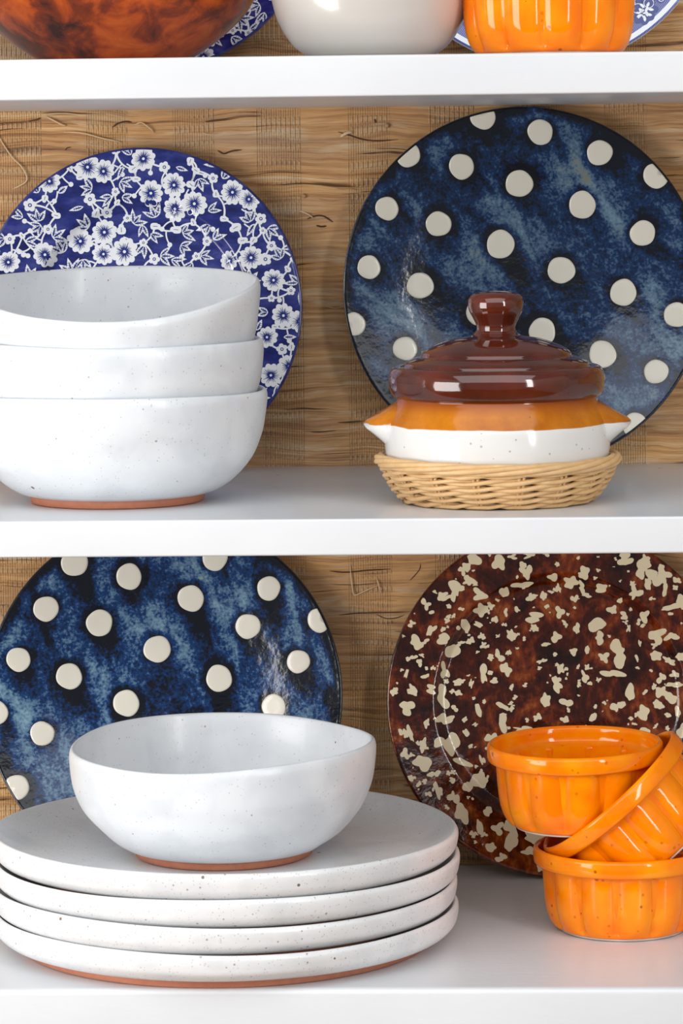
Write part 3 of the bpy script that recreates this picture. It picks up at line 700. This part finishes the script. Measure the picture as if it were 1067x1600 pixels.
# ------------------------------------------------------------------ casserole
cp = onshelf(778, 783, 1.785, ZM)
CZ = .0042
cas = thing('lidded_casserole', 'brown and white glazed casserole with knobbed lid sitting in the wicker basket', 'casserole', (cp[0], cp[1], ZM+CZ))
zc = lambda L: [(r, z-CZ) for r, z in L]
outer = spl([(.0532, .0560), (.0536, .0545), (.0556, .0510), (.0588, .0450), (.0602, .0400), (.0604, .0340), (.0598, .0260), (.0580, .0175), (.0530, .0105), (.0440, .0064), (.0400, .0060)], 6)
prof = [(0, .0095), (.040, .010), (.052, .018), (.055, .030), (.055, .042), (.0505, .052), (.0500, .0556), (.0516, .0566)]+list(outer)+[(.036, .0064), (0, .0064)]
def tt_offset(o): o.data.transform(Matrix.Translation((0, 0, 0)))
V, Fc = lathe_grid(prof, 128); V = np.array(V); V[:, 2] -= CZ
link('body', V, Fc, 'two_tone', cas)
MT['two_tone'].node_tree  # line height below is in the casserole's own coordinates
for nd in MT['two_tone'].node_tree.nodes:
    if nd.bl_idname == 'ShaderNodeMapRange':
        if abs(nd.inputs[1].default_value-.0420) < 1e-6: nd.inputs[1].default_value -= CZ; nd.inputs[2].default_value -= CZ
        elif abs(nd.inputs[1].default_value-.049) < 1e-6: nd.inputs[1].default_value -= CZ; nd.inputs[2].default_value -= CZ
for sgn in (-1, 1):      # lug handles
    ns, nr = 14, 20; V = []; Fc = []
    for i in range(ns):
        t = i/(ns-1); x = .0500+(.0718-.0500)*t
        zt = .0545+(.0432-.0545)*max(0, (x-.0530)/(.0718-.0530)); zb = .0300+(.0408-.0300)*max(0, (x-.0590)/(.0718-.0590))**.85
        hw = .0205*(1-t**2.2)**.55*.9+.0018
        if i == ns-1: zt, zb = .0424, .0418
        for j in range(nr):
            a = 2*PI*j/nr; ca, sa = math.cos(a), math.sin(a)
            yy = hw*math.copysign(abs(ca)**.8, ca); z0 = (zt+zb)/2; V.append((sgn*(x-.0022*abs(ca)**2*t), yy, z0+(zt-zb)/2*math.copysign(abs(sa)**.7, sa)-CZ))
    for i in range(ns-1):
        for j in range(nr):
            k = (j+1) % nr; Fc.append((i*nr+j, i*nr+k, (i+1)*nr+k, (i+1)*nr+j))
    Fc.append(tuple(range(nr))); Fc.append(tuple((ns-1)*nr+j for j in range(nr)))
    link('handle', V, Fc, 'two_tone', cas)
lidp = [(0, .0845), (.03, .079), (.046, .070), (.050, .058), (.0515, .0562)]+list(spl([(.0535, .0558), (.0556, .0570), (.0572, .0600), (.0580, .0650), (.0572, .0695), (.0552, .0722), (.0526, .0726), (.0508, .0718), (.0500, .0722), (.0494, .0738), (.0478, .0752), (.0430, .0772), (.0412, .0774), (.0404, .0780), (.0396, .0798), (.0374, .0816), (.0320, .0842), (.0240, .0868), (.0170, .0880), (.0135, .0888), (.0112, .0902)], 5))+[(.0108, .0912), (0, .0912)]
V, Fc = lathe_grid(lidp, 128); V = np.array(V); V[:, 2] -= CZ
lid = link('lid', V, Fc, 'brown', cas)
kp = list(spl([(.0110, .0900), (.0104, .0915), (.0106, .0942), (.0122, .0978), (.0140, .1012), (.0149, .1046), (.0146, .1080), (.0128, .1106), (.0085, .1120), (.0040, .1124)], 5))
V, Fc = lathe_grid([(0, .0890), (.0104, .0890)]+kp+[(0, .1125)], 80); V = np.array(V); V[:, 2] -= CZ
link('knob', V, Fc, 'brown', lid)

# ------------------------------------------------------------------ wicker basket
bk = thing('wicker_basket', 'shallow round woven wicker basket holding the casserole', 'basket', (cp[0], cp[1], ZM+.0002))
NS = 16; th = np.linspace(0, 2*PI, 321)[:-1]
wr = lambda z: float(np.interp(z, [0, .003, .008, .014, .0225], [.0478, .0515, .0560, .0598, .0628]))
rs = np.random.RandomState(2)
for row in range(6):
    z0 = .0019+row*.0034; ph0 = .25*row
    for s_ in (0, 1):
        ph = s_*PI+ph0; osc = np.cos(NS/2*th+ph)
        r = np.array([wr(z0)]*len(th))+.0011*osc
        z = z0+.0011*np.sin(NS/2*th+ph)*1.0+.0003*np.sin(3*th+row)
        V, Fc = tube(np.column_stack([r*np.cos(th), r*np.sin(th), np.maximum(z, .0014)]), 0.00128*(1+.12*np.sin(5*th+row*2+s_)), 8, True)
        link('weaver', V, Fc, 'willow', bk)
for i in range(NS):
    a = 2*PI*(i+.5)/NS
    for da in (-.02, .02):
        zz = np.linspace(.0012, .0205, 8); P = [(wr(z)*math.cos(a+da), wr(z)*math.sin(a+da), z) for z in zz]
        P = [(.03*math.cos(a+da), .03*math.sin(a+da), .0014)]+P
        V, Fc = tube(P, .00095, 6); link('stake', V, Fc, 'willow', bk)
for i in range(5):       # rope-laid border
    a = 2*PI*i/5; tw = 3
    r = .0630+.0020*np.cos(tw*th+a); z = .0222+.0020*np.sin(tw*th+a)+.0006*np.sin(2*th+1)
    V, Fc = tube(np.column_stack([r*np.cos(th), r*np.sin(th), z]), .00150, 8, True); link('border_strand', V, Fc, 'willow', bk)
for q in range(7):       # woven floor of the basket
    rr = .008+q*.0062
    r = rr; z = .0022+.0005*np.cos(8*th+q*PI)
    V, Fc = tube(np.column_stack([r*np.cos(th), r*np.sin(th), z])[::2], .0014, 6, True); link('floor_strand', V, Fc, 'willow', bk)

# ------------------------------------------------------------------ things on the top shelf
pp = onshelf(179, 92, 1.840, ZT+.0002)
pot = thing('glazed_pot', 'round amber brown glazed pot with lug handles on the top shelf', 'pot', pp)
po = spl([(.0700, .1180), (.0745, .1150), (.0735, .1110), (.0770, .1000), (.0835, .0800), (.0842, .0640), (.0810, .0450), (.0735, .0290), (.0585, .0145), (.0455, .0055), (.0405, .0015), (.0395, 0)], 7)
pi_ = spl([(0, .006), (.036, .008), (.056, .018), (.070, .034), (.077, .052), (.0785, .070), (.0765, .086), (.070, .104), (.0675, .1150)], 6)
V, Fc = lathe_grid(list(pi_)+[(.0680, .1175)]+list(po)+[(0, .0002)], 128); link('body', V, Fc, 'treacle', pot)
for sgn in (-1, 1):
    t = np.linspace(0, PI, 15); P = np.column_stack([sgn*(0.0780+.0100*np.sin(t)), np.zeros(15), .0530-.0110*np.cos(t)])
    V, Fc = tube(P, .0034, 10); link('handle', V, Fc, 'treacle', pot)
pc = onshelf(580, 88, 1.775, ZT+.0002)
bw = thing('cream_bowl', 'plain cream glazed round bowl on the top shelf', 'bowl', pc)
bo = spl([(.0565, .0900), (.0572, .0880), (.0566, .0700), (.0552, .0500), (.0530, .0330), (.0490, .0190), (.0420, .0080), (.0350, .0025), (.0320, .0010)], 7)
bi = spl([(0, .006), (.030, .008), (.042, .014), (.050, .026), (.0520, .050), (.0536, .070), (.0542, .0885)], 6)
V, Fc = lathe_grid(list(bi)+[(.0552, .0904)]+list(bo), 112); link('body', V, Fc, 'cream', bw)
V, Fc = lathe_grid([(0, .0004), (.030, 0), (.0325, .0002), (.0330, .0030), (0, .0030)], 96); link('foot', V, Fc, 'cream', bw)
